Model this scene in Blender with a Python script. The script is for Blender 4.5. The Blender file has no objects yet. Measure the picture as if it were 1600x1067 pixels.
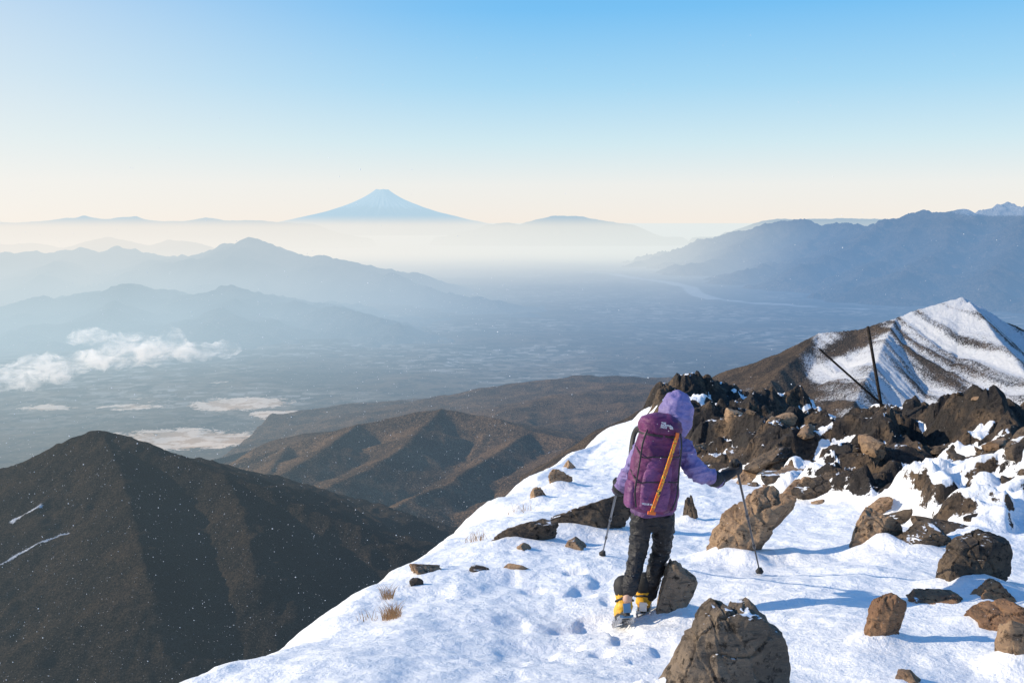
import bpy, bmesh, math, random
import numpy as np
from mathutils import Vector, Matrix, Euler

random.seed(7); rng = np.random.default_rng(7)
scene = bpy.context.scene
COL = scene.collection
PITCH = math.radians(6.9); FPX = 1556.0
cp, sp = math.cos(PITCH), math.sin(PITCH)

# ------------------------------------------------------------ survey helpers
def ray(u, v):
    a = (u-800)/FPX; b = (533.5-v)/FPX
    return np.array([a, cp+b*sp, -sp+b*cp])
def W(u, v, Y):
    d = ray(u, v); return d*(Y/d[1])

# ------------------------------------------------------------ noise
def _h(ix, iy, iz, seed):
    h = (ix.astype(np.int64)*374761393 + iy.astype(np.int64)*668265263 + iz.astype(np.int64)*1440662683 + seed*974634777) & 0xffffffff
    h = ((h ^ (h >> 13))*1274126177) & 0xffffffff
    h = ((h ^ (h >> 16))*2246822519) & 0xffffffff
    h = h ^ (h >> 15)
    return (h & 0xffffff)/float(0xffffff)*2-1
def vn(x, y, z=None, seed=0):
    x = np.asarray(x, float); y = np.asarray(y, float)
    x, y = np.broadcast_arrays(x, y)
    flat = z is None
    z = np.zeros_like(x) if z is None else np.broadcast_to(np.asarray(z, float), x.shape)
    ix, iy, iz = np.floor(x), np.floor(y), np.floor(z)
    fx, fy, fz = x-ix, y-iy, z-iz
    q = lambda t: t*t*t*(t*(t*6-15)+10)
    fx, fy = q(fx), q(fy)
    c = lambda a, b, d: _h(ix+a, iy+b, iz+d, seed)
    l = lambda a, b, t: a+(b-a)*t
    z0 = l(l(c(0,0,0), c(1,0,0), fx), l(c(0,1,0), c(1,1,0), fx), fy)
    if flat: return z0
    z1 = l(l(c(0,0,1), c(1,0,1), fx), l(c(0,1,1), c(1,1,1), fx), fy)
    return l(z0, z1, q(fz))
def fbm(x, y, z=None, seed=0, o=4, g=.5):
    s = 0; a = 1; t = 0; f = 1
    for i in range(o):
        s = s+a*vn(x*f+i*17.3, y*f-i*9.1, None if z is None else z*f+i*3.7, seed+i); t += a; a *= g; f *= 2.03
    return s/t
def ridged(x, y, z=None, seed=0, o=4):
    s = 0; a = 1; t = 0; f = 1
    for i in range(o):
        s = s+a*(1-2*np.abs(vn(x*f+i*17.3, y*f-i*9.1, None if z is None else z*f+i*3.7, seed+i))); t += a; a *= .5; f *= 2.1
    return s/t
def crag(x, y, cell, seed):
    """tilted blocky slabs"""
    i0, j0 = np.floor(x/cell), np.floor(y/cell); out = np.full(np.shape(x), -9.)
    z = np.zeros_like(i0)
    for di in (-1, 0, 1):
        for dj in (-1, 0, 1):
            i, j = i0+di, j0+dj
            r = [_h(i, j, z+k, seed) for k in range(6)]
            dx = x/cell-(i+.5+.42*r[0]); dy = y/cell-(j+.5+.42*r[1]); a = r[2]*1.57
            u = dx*np.cos(a)+dy*np.sin(a); v = -dx*np.sin(a)+dy*np.cos(a)
            d = np.maximum(np.abs(u)*.8, np.abs(v)*1.25)
            out = np.maximum(out, .34*r[3]+.80*r[4]*u+.80*r[5]*v-2.8*np.maximum(d-.46, 0))
    return np.maximum(out, -.7)*cell
def sstep(a, b, x):
    t = np.clip((x-a)/(b-a), 0, 1); return t*t*(3-2*t)

# ------------------------------------------------------------ object helpers
def link(o): COL.objects.link(o); return o
def top(o, label, cat, group=None, kind=None):
    o["label"] = label; o["category"] = cat
    if group: o["group"] = group
    if kind: o["kind"] = kind
    return o
def empty(name, loc):
    e = bpy.data.objects.new(name, None); e.empty_display_size = .2
    e.location = loc; return link(e)
def adopt(child, par):
    child.parent = par
    child.matrix_parent_inverse = Matrix.LocRotScale(par.location, par.rotation_euler, par.scale).inverted()
def getco(me, what="co"):
    co = np.empty(len(me.vertices)*3, np.float32); me.vertices.foreach_get(what, co); return co.reshape(-1, 3).astype(float)
def setco(me, co): me.vertices.foreach_set("co", np.asarray(co, np.float32).ravel()); me.update()
def np_mesh(name, V, F, mat=None, smooth=True, attrs=None):
    V = np.asarray(V, np.float32); F = np.asarray(F, np.int32)
    me = bpy.data.meshes.new(name); k = F.shape[1]
    me.vertices.add(len(V)); me.vertices.foreach_set("co", V.ravel())
    me.loops.add(F.size); me.loops.foreach_set("vertex_index", F.ravel())
    me.polygons.add(len(F)); me.polygons.foreach_set("loop_start", np.arange(0, F.size, k, dtype=np.int32))
    me.update(calc_edges=True)
    me.polygons.foreach_set("use_smooth", np.full(len(F), smooth))
    if attrs:
        for n, a in attrs.items():
            at = me.attributes.new(n, 'FLOAT', 'POINT'); at.data.foreach_set('value', np.asarray(a, np.float32).ravel())
    if mat: me.materials.append(mat)
    return me
def grid_faces(nr, nc, wrap=False):
    i = np.arange(nr-1)[:, None]; j = np.arange(nc if wrap else nc-1)[None, :]
    j2 = (j+1) % nc
    return np.stack([i*nc+j, i*nc+j2, (i+1)*nc+j2, (i+1)*nc+j], -1).reshape(-1, 4)
def grid_obj(name, X, Y, Z, mat, attrs=None, wrap=False):
    V = np.stack([X, Y, Z], -1).reshape(-1, 3)
    F = grid_faces(X.shape[0], X.shape[1], wrap)
    return link(bpy.data.objects.new(name, np_mesh(name, V, F, mat, True, attrs)))
def mesh_obj(name, V, F, mat, smooth=True):
    me = bpy.data.meshes.new(name); me.from_pydata([tuple(map(float, v)) for v in V], [], [tuple(f) for f in F]); me.update()
    me.polygons.foreach_set("use_smooth", [smooth]*len(me.polygons))
    if mat: me.materials.append(mat)
    return link(bpy.data.objects.new(name, me))
def evaluated(o):
    dg = bpy.context.evaluated_depsgraph_get(); dg.update()
    return bpy.data.meshes.new_from_object(o.evaluated_get(dg), preserve_all_data_layers=True, depsgraph=dg)

# ------------------------------------------------------------ node helpers
class NT:
    def __init__(s, nt): s.nt = nt; s.N = nt.nodes; s.L = nt.links
    def n(s, t, **k):
        x = s.N.new(t)
        for a, b in k.items(): setattr(x, a, b)
        return x
    def put(s, sock, v):
        if isinstance(v, bpy.types.NodeSocket): s.L.new(v, sock)
        elif v is not None: sock.default_value = v
    def m(s, op, a, b=None, c=None, clamp=False):
        x = s.n('ShaderNodeMath', operation=op); x.use_clamp = clamp
        s.put(x.inputs[0], a); s.put(x.inputs[1], b); s.put(x.inputs[2], c); return x.outputs[0]
    def step(s, x, a, b):
        r = s.n('ShaderNodeMapRange', interpolation_type='SMOOTHSTEP'); s.put(r.inputs[0], x)
        r.inputs[1].default_value = a; r.inputs[2].default_value = b; return r.outputs[0]
    def mix(s, f, a, b, bt='MIX'):
        x = s.n('ShaderNodeMix', data_type='RGBA', blend_type=bt)
        s.put(x.inputs[0], f)
        for i, v in ((6, a), (7, b)): s.put(x.inputs[i], (*v, 1) if isinstance(v, tuple) and len(v) == 3 else v)
        return x.outputs[2]
    def noise(s, vec, scale, detail=5, rough=.55, dist=0, out=0):
        x = s.n('ShaderNodeTexNoise'); s.put(x.inputs['Vector'], vec)
        x.inputs['Scale'].default_value = scale; x.inputs['Detail'].default_value = detail
        x.inputs['Roughness'].default_value = rough; x.inputs['Distortion'].default_value = dist
        return x.outputs[out]
    def vor(s, vec, scale, feature='F1', out='Distance'):
        x = s.n('ShaderNodeTexVoronoi', feature=feature); s.put(x.inputs['Vector'], vec); x.inputs['Scale'].default_value = scale
        return x.outputs[out]
    def pos(s): return s.n('ShaderNodeNewGeometry').outputs['Position']
    def scalevec(s, v, sc):
        x = s.n('ShaderNodeMapping'); s.put(x.inputs[0], v); x.inputs['Scale'].default_value = sc; return x.outputs[0]
    def bump(s, h, strength, dist):
        x = s.n('ShaderNodeBump'); x.inputs['Strength'].default_value = strength; x.inputs['Distance'].default_value = dist
        s.put(x.inputs['Height'], h); return x.outputs[0]
    def attr(s, n): return s.n('ShaderNodeAttribute', attribute_name=n).outputs['Fac']
def newmat(name):
    m = bpy.data.materials.new(name); m.use_nodes = True; t = NT(m.node_tree); t.N.clear()
    out = t.n('ShaderNodeOutputMaterial'); return m, t, out
def bsdf(t, col, rough=.7, normal=None, metal=0, spec=.5):
    b = t.n('ShaderNodeBsdfPrincipled')
    t.put(b.inputs['Base Color'], (*col, 1) if isinstance(col, tuple) else col)
    t.put(b.inputs['Roughness'], rough); b.inputs['Metallic'].default_value = metal
    b.inputs['Specular IOR Level'].default_value = spec
    if normal is not None: t.put(b.inputs['Normal'], normal)
    return b.outputs[0]
def simple(name, col, rough=.6, metal=0, bscale=0, bstr=.3, bdist=.002, var=.25, vscale=12):
    m, t, out = newmat(name); tc = t.n('ShaderNodeTexCoord').outputs['Object']
    n = t.noise(tc, vscale, 4)
    c = t.mix(n, tuple(x*(1-var) for x in col), tuple(min(1, x*(1+var)) for x in col))
    nm = t.bump(t.noise(tc, bscale, 4), bstr, bdist) if bscale else None
    t.L.new(bsdf(t, c, rough, nm, metal), out.inputs[0]); return m

# aerial perspective: glowing haze and mist painted over surfaces, by position from the origin
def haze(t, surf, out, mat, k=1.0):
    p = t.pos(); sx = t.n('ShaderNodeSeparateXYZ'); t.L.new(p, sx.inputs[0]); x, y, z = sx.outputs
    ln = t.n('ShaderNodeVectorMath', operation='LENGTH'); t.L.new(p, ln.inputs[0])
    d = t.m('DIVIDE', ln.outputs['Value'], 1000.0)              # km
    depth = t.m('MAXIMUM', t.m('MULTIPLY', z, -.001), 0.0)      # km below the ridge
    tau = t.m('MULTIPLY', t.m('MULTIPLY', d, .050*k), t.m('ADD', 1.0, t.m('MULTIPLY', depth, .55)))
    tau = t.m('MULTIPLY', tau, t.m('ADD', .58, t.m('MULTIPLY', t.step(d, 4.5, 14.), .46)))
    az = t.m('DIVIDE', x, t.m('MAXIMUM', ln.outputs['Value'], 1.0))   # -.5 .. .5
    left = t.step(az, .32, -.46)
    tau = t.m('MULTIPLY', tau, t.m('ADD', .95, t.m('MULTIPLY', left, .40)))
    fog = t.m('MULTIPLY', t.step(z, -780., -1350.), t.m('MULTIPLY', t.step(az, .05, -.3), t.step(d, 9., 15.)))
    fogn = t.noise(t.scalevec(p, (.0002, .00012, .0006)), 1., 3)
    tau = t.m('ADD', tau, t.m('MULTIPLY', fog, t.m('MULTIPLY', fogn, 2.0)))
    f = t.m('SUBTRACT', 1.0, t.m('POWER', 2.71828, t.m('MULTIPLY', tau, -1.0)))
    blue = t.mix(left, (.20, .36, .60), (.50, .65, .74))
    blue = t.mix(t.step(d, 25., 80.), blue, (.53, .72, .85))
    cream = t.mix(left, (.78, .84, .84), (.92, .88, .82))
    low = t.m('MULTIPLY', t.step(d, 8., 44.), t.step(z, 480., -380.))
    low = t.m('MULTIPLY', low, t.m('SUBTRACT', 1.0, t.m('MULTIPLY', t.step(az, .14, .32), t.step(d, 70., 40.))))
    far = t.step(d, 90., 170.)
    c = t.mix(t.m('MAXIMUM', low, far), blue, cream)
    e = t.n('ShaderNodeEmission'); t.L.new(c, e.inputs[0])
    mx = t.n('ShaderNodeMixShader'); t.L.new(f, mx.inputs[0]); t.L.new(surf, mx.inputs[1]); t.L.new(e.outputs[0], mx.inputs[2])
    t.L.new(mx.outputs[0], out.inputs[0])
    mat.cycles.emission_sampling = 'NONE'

# ------------------------------------------------------------ materials
def mat_snowground():
    m, t, out = newmat("snow_and_rock"); p = t.pos()
    rock = t.attr("rock")
    rn = t.noise(p, 3.6, 8, .70)
    mask = t.step(t.m('ADD', rock, t.m('MULTIPLY', t.m('SUBTRACT', rn, .5), 1.0)), .46, .50)
    sn = t.noise(p, 6., 8, .60); sn2 = t.noise(p, 30., 6, .68); big = t.noise(p, 2.2, 3); lump = t.vor(p, 14.)
    w = t.n('ShaderNodeTexWave'); w.inputs['Scale'].default_value = 2.2; w.inputs['Distortion'].default_value = 7; w.inputs['Detail'].default_value = 3
    t.L.new(t.scalevec(p, (.5, 2., 1)), w.inputs[0])
    hs = t.m('ADD', t.m('ADD', t.m('MULTIPLY', sn, 1.), t.m('MULTIPLY', sn2, .42)), t.m('ADD', big, t.m('MULTIPLY', w.outputs['Fac'], .16)))
    hs = t.m('ADD', hs, t.m('MULTIPLY', lump, .12))
    snowc = t.mix(sn, (.89, .89, .91), (.97, .965, .955))
    r1 = t.noise(p, 1.1, 7, .7); r2 = t.noise(p, 12., 8, .75); r3 = t.noise(p, 45., 5, .7)
    rc = t.mix(t.step(r1, .44, .66), (.048, .042, .039), (.19, .130, .083))
    rc = t.mix(t.step(r2, .49, .62), rc, (.022, .020, .019))
    rc = t.mix(t.m('MULTIPLY', t.step(r3, .56, .70), .55), rc, (.21, .17, .13))
    hr = t.m('ADD', t.m('MULTIPLY', r2, 1.2), t.m('ADD', t.m('MULTIPLY', r3, .4), t.m('MULTIPLY', t.vor(p, 6.), .6)))
    ns = t.bump(hs, .8, .05); nr = t.bump(hr, 1., .06)
    a = bsdf(t, snowc, .55, ns, 0, .3); b = bsdf(t, rc, .9, nr, 0, .2)
    mx = t.n('ShaderNodeMixShader'); t.L.new(mask, mx.inputs[0]); t.L.new(a, mx.inputs[1]); t.L.new(b, mx.inputs[2])
    t.L.new(mx.outputs[0], out.inputs[0]); return m
def mat_rock(name, c1, c2, c3, snow=.0):
    m, t, out = newmat(name); g = t.n('ShaderNodeNewGeometry'); p = g.outputs['Position']
    r1 = t.noise(p, 2.6, 7, .62, .4); r2 = t.noise(p, 16., 8, .72); r3 = t.noise(p, 60., 5, .7)
    st = t.noise(t.scalevec(p, (3., 3., 11.)), 2.2, 6, .65, .8)
    c = t.mix(t.step(r1, .36, .62), c1, c2); c = t.mix(t.step(st, .52, .68), c, c3)
    c = t.mix(t.step(r2, .52, .64), c, tuple(x*.25 for x in c1))
    c = t.mix(t.m('MULTIPLY', t.step(r3, .58, .72), .5), c, tuple(min(.6, x*1.7) for x in c2))
    h = t.m('ADD', t.m('ADD', t.m('MULTIPLY', r2, 1.0), t.m('MULTIPLY', r3, .3)), t.m('ADD', st, t.m('MULTIPLY', t.vor(p, 7.), .4)))
    b = bsdf(t, c, .88, t.bump(h, 1., .045), 0, .25)
    if snow:
        nz = t.n('ShaderNodeSeparateXYZ'); t.L.new(g.outputs['Normal'], nz.inputs[0])
        k = t.m('ADD', nz.outputs[2], t.m('MULTIPLY', t.m('SUBTRACT', t.noise(p, 4., 7, .65), .5), 1.5))
        mask = t.step(k, 1.25-snow, 1.34-snow)
        s = bsdf(t, (.88, .89, .92), .6, t.bump(r2, .5, .02), 0, .3)
        mx = t.n('ShaderNodeMixShader'); t.L.new(mask, mx.inputs[0]); t.L.new(b, mx.inputs[1]); t.L.new(s, mx.inputs[2]); b = mx.outputs[0]
    t.L.new(b, out.inputs[0]); return m
def mat_far(name, c1, c2, tex, snow=False, hz=1.0, sn=(.95, 1.0, .40, .66), hi=1.9, bd=.10):
    m, t, out = newmat(name); p = t.pos(); q = t.scalevec(p, (tex, tex, tex))
    n1 = t.noise(q, 1., 6, .62); n2 = t.noise(q, 9., 6, .7); n3 = t.noise(q, 34., 4, .75)
    c = t.mix(t.step(n1, .38, .62), c1, c2); c = t.mix(t.m('MULTIPLY', t.step(n2, .4, .7), .8), c, tuple(x*.45 for x in c1))
    c = t.mix(t.step(n3, .48, .72), c, tuple(x*hi for x in c2)); c = t.mix(t.step(n3, .50, .34), c, tuple(x*.25 for x in c1))
    if snow:
        k = t.m('ADD', t.attr("snow"), t.m('ADD', t.m('MULTIPLY', t.m('SUBTRACT', n2, .5), sn[0]), t.m('MULTIPLY', t.m('SUBTRACT', n3, .5), sn[1])))
        c = t.mix(t.step(k, sn[2], sn[3]), c, (.78, .79, .82))
    h = t.m('ADD', n2, t.m('MULTIPLY', n3, .5))
    b = bsdf(t, c, 1., t.bump(h, 1., bd/tex), 0, 0)
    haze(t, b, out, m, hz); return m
def mat_valley():
    m, t, out = newmat("valley_floor"); p = t.pos()
    q = t.scalevec(p, (.001, .001, 0))
    n1 = t.noise(q, .8, 6, .6); n2 = t.noise(q, 5., 7, .7); n3 = t.noise(q, 24., 6, .75)
    c = t.mix(t.step(n1, .35, .65), (.070, .058, .042), (.165, .115, .075))
    c = t.mix(t.step(n2, .44, .64), c, (.038, .036, .032))
    c = t.mix(t.m('MULTIPLY', t.step(n3, .5, .68), .75), c, (.25, .19, .13))
    def parcels(sx, sy, thr, rg, am, c):
        vc = t.n('ShaderNodeTexVoronoi'); vc.distance = 'CHEBYCHEV'; t.L.new(t.scalevec(p, (sx, sy, 0)), vc.inputs['Vector']); vc.inputs['Scale'].default_value = 1.5
        hs = t.n('ShaderNodeSeparateColor'); t.L.new(vc.outputs['Color'], hs.inputs[0])
        pm = t.m('MULTIPLY', t.m('MULTIPLY', t.step(hs.outputs[0], thr, thr+.04), rg), t.step(n2, .60, .48))
        return t.mix(t.m('MULTIPLY', pm, am), c, t.mix(hs.outputs[1], (.32, .25, .17), (.60, .54, .47)))
    region = t.step(t.noise(q, .36, 4, .6), .44, .54)
    sx = t.n('ShaderNodeSeparateXYZ'); t.L.new(p, sx.inputs[0]); beyond = t.step(sx.outputs[1], 5500., 9000.)
    rg = t.m('MULTIPLY', region, beyond)
    c = parcels(.0022, .0034, .66, rg, .25, c); c = parcels(.0058, .0075, .66, rg, .6, c)
    k = t.m('ADD', t.attr("field"), t.m('ADD', t.m('MULTIPLY', t.m('SUBTRACT', n2, .5), 1.3), t.m('MULTIPLY', t.m('SUBTRACT', n3, .5), 1.1)))
    snowf = t.m('MULTIPLY', t.step(k, .50, .60), .95)
    c = t.mix(snowf, c, t.mix(t.step(n2, .47, .53), (.66, .41, .24), (.92, .68, .48)))
    c = t.mix(t.m('MULTIPLY', t.step(t.attr("river"), .35, .75), .6), c, (.70, .70, .68))
    b = bsdf(t, c, 1., None, 0, 0)
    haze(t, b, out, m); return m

M_GROUND = mat_snowground()
M_ROCK_BROWN = mat_rock("brown_rock", (.28, .18, .115), (.47, .31, .19), (.17, .125, .09), .10)
M_ROCK_ORANGE = mat_rock("ochre_rock", (.25, .14, .085), (.42, .24, .13), (.16, .11, .075), .10)
M_ROCK_DARK = mat_rock("dark_rock", (.075, .062, .052), (.19, .135, .09), (.045, .041, .038), .24)
M_ROCK_GREY = mat_rock("grey_rock", (.20, .155, .115), (.34, .255, .18), (.10, .085, .07), .24)

# ------------------------------------------------------------ ridge fields
def line(pts): return np.array([W(u, v, Y) for u, v, Y in pts])
def ridge_field(X, Y, lines, slope, rib=0., riblen=1., crest=0., seed=0, D=None):
    H = np.full(X.shape, -1e9)
    for li, Lp in enumerate(lines):
        s0 = 0
        for a, b in zip(Lp[:-1], Lp[1:]):
            ex, ey = b[0]-a[0], b[1]-a[1]; L = math.hypot(ex, ey)+1e-9
            t = np.clip(((X-a[0])*ex+(Y-a[1])*ey)/L**2, 0, 1)
            dx, dy = X-(a[0]+t*ex), Y-(a[1]+t*ey); d = np.hypot(dx, dy); s = s0+t*L
            zr = a[2]+t*(b[2]-a[2])
            k = 1.
            if rib:
                wx = d/(riblen*2.2)
                k = 1-rib*(1-2*np.abs(vn(s/riblen+.6*wx*(li % 2-.5)+.8*dx/(d+riblen), wx*.6+li*7, None, seed)))*(1-np.exp(-d/(riblen*.6)))
                k = k-rib*.22*(1-2*np.abs(vn(s/riblen*2.3+.8*dx/(d+riblen), wx*.5+li*7, None, seed+2)))*(1-np.exp(-d/(riblen*.3)))
            h = zr-slope*d*k
            if crest: h = h+crest*vn(s/riblen*1.3+li*31, s*0, None, seed+5)+.5*crest*vn(s/riblen*3.1+li*31, s*0, None, seed+6)
            H = np.maximum(H, h); s0 += L
    return H

# ------------------------------------------------------------ foreground ridge height
EY = [-8, 0, 4, 5.4, 8, 10.7, 15, 20.5, 25, 30, 34, 38, 50]
EX = [-4.4, -3.1, -2.15, -1.80, -1.22, -.70, .05, .75, 1.95, 3.6, 5.6, 8, 15]
PY = [-8, 0, 7, 12, 20, 26, 34, 38, 60]
PZ = [-1.2, -1.6, -2.90, -3.75, -5.15, -6.2, -6.6, -8, -26]
ROCKR = [line([(1100, 628, 21), (1130, 640, 20.3), (1180, 676, 19.2), (1230, 684, 18.5), (1290, 654, 18), (1380, 634, 18), (1450, 648, 17.6), (1530, 618, 17.0), (1570, 640, 16.5), (1610, 690, 16.2), (1750, 740, 15.5)]),
         line([(1380, 640, 17.6), (1400, 700, 15.0)]), line([(1530, 640, 16.4), (1570, 730, 13.6), (1600, 800, 11.5)])]
SNOWR = [line([(838, 756, 19), (900, 708, 24), (985, 670, 29), (1040, 628, 31), (1075, 598, 33), (1110, 600, 34), (1250, 640, 34)]),
         line([(1040, 640, 28), (1065, 690, 21)])]
FIX = [0.]
def hfield(x, y, detail=True):
    x = np.asarray(x, float); y = np.asarray(y, float)
    xe = np.interp(y, EY, EX)+.26*vn(y*.55, y*0+3.3, None, 4)+.13*vn(y*1.7, y*0+1.3, None, 5)+.05*vn(y*4.7, y*0+1.3, None, 6)
    b = np.interp(y, PY, PZ)+.045*np.maximum(x, 0)+.15*fbm(x*.42, y*.42, None, 11, 3)
    b = b+.10*np.exp(-((x-xe-.7)/.6)**2)-.10*sstep(2.5, 0, x-xe)
    b = b+FIX[0]*np.exp(-((x-.9)/1.6)**2-((y-7.1)/1.6)**2)
    yb = 22+14*sstep(7, 4, x)
    b = b-.9*np.maximum(y-yb, 0)
    wob = .7*fbm(x*.5, y*.5, None, 15, 3)
    reg = sstep(3.7, 4.4, x+wob)*sstep(8.7, 9.7, y+1.2*wob-.10*(x-5))
    b = b+.10*reg
    lim = y*.176+.15*vn(y*2, x*0, None, 16)
    r = ridge_field(x, y, ROCKR, .55, 0, 1.)-3*np.maximum(lim-x, 0)
    s = ridge_field(x, y, SNOWR, .42, 0, 1.)
    def smax(a, c, k):
        hh = np.clip(.5+.5*(a-c)/k, 0, 1); return c+(a-c)*hh+k*hh*(1-hh)
    z = smax(b, s, .5)
    rk = sstep(-.45, .15, r-z)*sstep(-.15, .25, x-lim)
    rk = np.maximum(rk, reg)
    z = smax(z, r, .35)
    dx = np.maximum(xe-x, 0)
    z = z-1.20*(np.sqrt(dx**2+.5**2)-.5)
    if detail:
        wx, wy = x+.10*vn(x*1.2, y*1.2, None, 91), y+.10*vn(x*1.2, y*1.2, None, 92)
        z = z+rk*(.45*crag(wx, wy, 1.6, 5)+.50*crag(wx, wy, .80, 6)+.45*crag(wx, wy, .40, 7)+.30*crag(wx, wy, .2, 8)+.10)
        sn = (1-rk)
        z = z+sn*(.045*fbm(x*1.4, y*1.4, None, 31, 3)+.015*fbm(x*6.5, y*6.5, None, 37, 3))
        tr = np.exp(-((x-(.75-.03*y))/.5)**2)*(y < 9)
        z = z-sn*(tr*.045+.008)*sstep(.1, .7, vn(x*5., y*3.8, None, 41))
        z = z+(dx > 0)*.05*ridged(x*1.8, y*1.8, None, 51, 3)*sstep(0, .3, dx)
    return z, rk, dx
def hz(x, y): return float(hfield(np.array([x]), np.array([y]))[0][0])
_f = W(985, 976, 7.1); FIX[0] = _f[2]-hz(_f[0], _f[1]); print("FIX", FIX[0])
def ground_hit(u, v, y0=4.):
    d = ray(u, v); ys = np.arange(y0, 36, .02)
    z = hfield(ys*d[0]/d[1], ys)[0]; below = np.where(ys*d[2]/d[1] < z)[0]
    Y = ys[below[0]] if len(below) else 18.
    return d*(Y/d[1])

# ------------------------------------------------------------ rocks
MOUNDS = []
def rock_mesh(seed, sx, sy, sz, mat, sub=5, nplanes=12, rough=.06, cut=(.50, .92), planes=None, poly=None):
    r = np.random.default_rng(seed); bm = bmesh.new(); bmesh.ops.create_icosphere(bm, subdivisions=sub, radius=1)
    me = bpy.data.meshes.new("rock"); bm.to_mesh(me); bm.free(); n = getco(me)
    P = r.normal(size=(nplanes, 3)); P /= np.linalg.norm(P, axis=1)[:, None]; Dp = r.uniform(*cut, nplanes); c0 = np.zeros(3)
    if planes:
        Q = np.array([p[:3] for p in planes], float); Q /= np.linalg.norm(Q, axis=1)[:, None]; P = np.concatenate([P, Q]); Dp = np.concatenate([np.maximum(Dp, .8), [p[3] for p in planes]])
    if poly:      # silhouette given as a convex outline (x, z), worn back towards the far side
        pl = np.array(poly, float); c0 = np.array([pl[:, 0].mean(), 0, pl[:, 1].mean()]); Q, D2 = [], []
        for a, b in zip(pl, np.roll(pl, -1, 0)):
            e = b-a; nn_ = np.array([e[1], 0., -e[0]]); m_ = (a+b)/2
            if np.dot(nn_[[0, 2]], m_-c0[[0, 2]]) < 0: nn_ = -nn_
            nn_ /= np.linalg.norm(nn_); dd_ = np.dot(nn_[[0, 2]], a-c0[[0, 2]]); nn_[1] = r.uniform(-.35, .35); k_ = np.linalg.norm(nn_); Q.append(nn_/k_); D2.append(dd_/k_)
        for yy in ((-.25, -1, .35), (.45, -.9, -.1), (-.1, 1, .2)): Q.append(np.array(yy)/np.linalg.norm(yy)); D2.append(r.uniform(.45, .65))
        P = np.concatenate([P, Q]); Dp = np.concatenate([Dp*0+r.uniform(.85, 1.1, nplanes), D2])
    q = n@P.T; rad = np.where(q > .05, Dp[None]/np.maximum(q, .05), 9); rad = np.minimum(rad.min(1), 1.5 if poly else 1.25)
    p = n*rad[:, None]
    nn = rough*1.3*ridged(p[:, 0]*1.6+seed, p[:, 1]*1.6, p[:, 2]*1.6, seed, 3)+rough*.8*fbm(p[:, 0]*5, p[:, 1]*5, p[:, 2]*5, seed+3, 4)
    layer = p[:, 2]*1.6+p[:, 0]*1.4+.5*vn(p[:, 0]*2, p[:, 1]*2, p[:, 2]*2, seed+6)
    nn = nn-.035*np.exp(-((layer*1.3-np.round(layer*1.3))/.08)**2)
    crack = -.08*np.exp(-(vn(p[:, 0]*1.4+p[:, 2], p[:, 1]*1.4, p[:, 2]*2.4, seed+8)/.05)**2)
    p = (p+n*(nn+crack)[:, None]+c0)*np.array([sx, sy, sz])
    setco(me, p)
    me.polygons.foreach_set("use_smooth", [True]*len(me.polygons)); me.materials.append(mat)
    try: me.set_sharp_from_angle(angle=math.radians(26))
    except Exception: pass
    return me
def place_rock(u0, u1, v0, v1, mat, label, seed, group=None, depth=.8, poly=None, **k):
    Pb = ground_hit((u0+u1)/2, v1-3); Yd = Pb[1]; w = (u1-u0)/FPX*Yd; hh = (v1-v0)/FPX*Yd
    sx = w/2*1.12; sy = sx*depth; sz = hh*1.0
    if poly:
        poly = [((u-(u0+u1)/2)/((u1-u0)/2), (v1-v)/(v1-v0)) for u, v in poly]; sx = w/2; sy = sx*depth
    me = rock_mesh(seed, sx, sy, sz, mat, 6 if w > .5 else 5, poly=poly, **k)
    co = getco(me); topz = hh
    if not poly:
        co[:, 2] *= hh*1.0/max(co[:, 2].max(), 1e-3); topz = co[:, 2].max(); cut_ = co[:, 2] > topz-hh*1.02
        wv = np.ptp(co[cut_, 0]); cx = (co[cut_, 0].max()+co[cut_, 0].min())/2; co[:, 0] = (co[:, 0]-cx)*(w/wv); setco(me, co)
    o = link(bpy.data.objects.new("rock", me))
    o.location = (Pb[0], Yd+sy*.6, Pb[2]+hh-topz)
    MOUNDS.append((Pb[0]-.15*w, Yd+sy*.5, sx*1.25, sy*1.35, min(.15, hh*.32)))
    return top(o, label, "rock", group)
place_rock(1026, 1094, 880, 972, M_ROCK_GREY, "pointed grey-brown rock standing in the snow", 105, depth=.9, poly=[(1024, 1000), (1027, 950), (1046, 884), (1054, 879), (1074, 893), (1093, 918), (1075, 965), (1062, 1000)])
place_rock(1102, 1266, 774, 888, M_ROCK_BROWN, "large tilted flat slab of brown rock sunk in snow", 118, depth=.55, poly=[(1096, 920), (1102, 884), (1130, 836), (1186, 784), (1240, 774), (1266, 790), (1238, 834), (1180, 880), (1150, 920)])
place_rock(1046, 1240, 955, 1112, M_ROCK_GREY, "large dark grey boulder dusted with snow", 131, depth=.8, poly=[(1000, 1180), (1052, 1066), (1084, 992), (1130, 956), (1188, 962), (1238, 1008), (1250, 1060), (1240, 1180)])
place_rock(1356, 1420, 934, 1010, M_ROCK_ORANGE, "ochre-brown angular rock in snow", 142, depth=.9, poly=[(1350, 1030), (1356, 985), (1375, 942), (1400, 934), (1420, 946), (1412, 985), (1400, 1030)])
place_rock(1430, 1512, 932, 950, M_ROCK_ORANGE, "low flat ochre rock in snow", 145)
place_rock(1522, 1598, 912, 948, M_ROCK_ORANGE, "cracked reddish-brown rock in snow", 150)
place_rock(1526, 1640, 950, 990, M_ROCK_ORANGE, "cracked reddish-brown rock in snow", 156, planes=[(-.4, -.3, .8, .6)])
place_rock(1566, 1650, 966, 1058, M_ROCK_BROWN, "tall brown rock rising from snow", 152)
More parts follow.
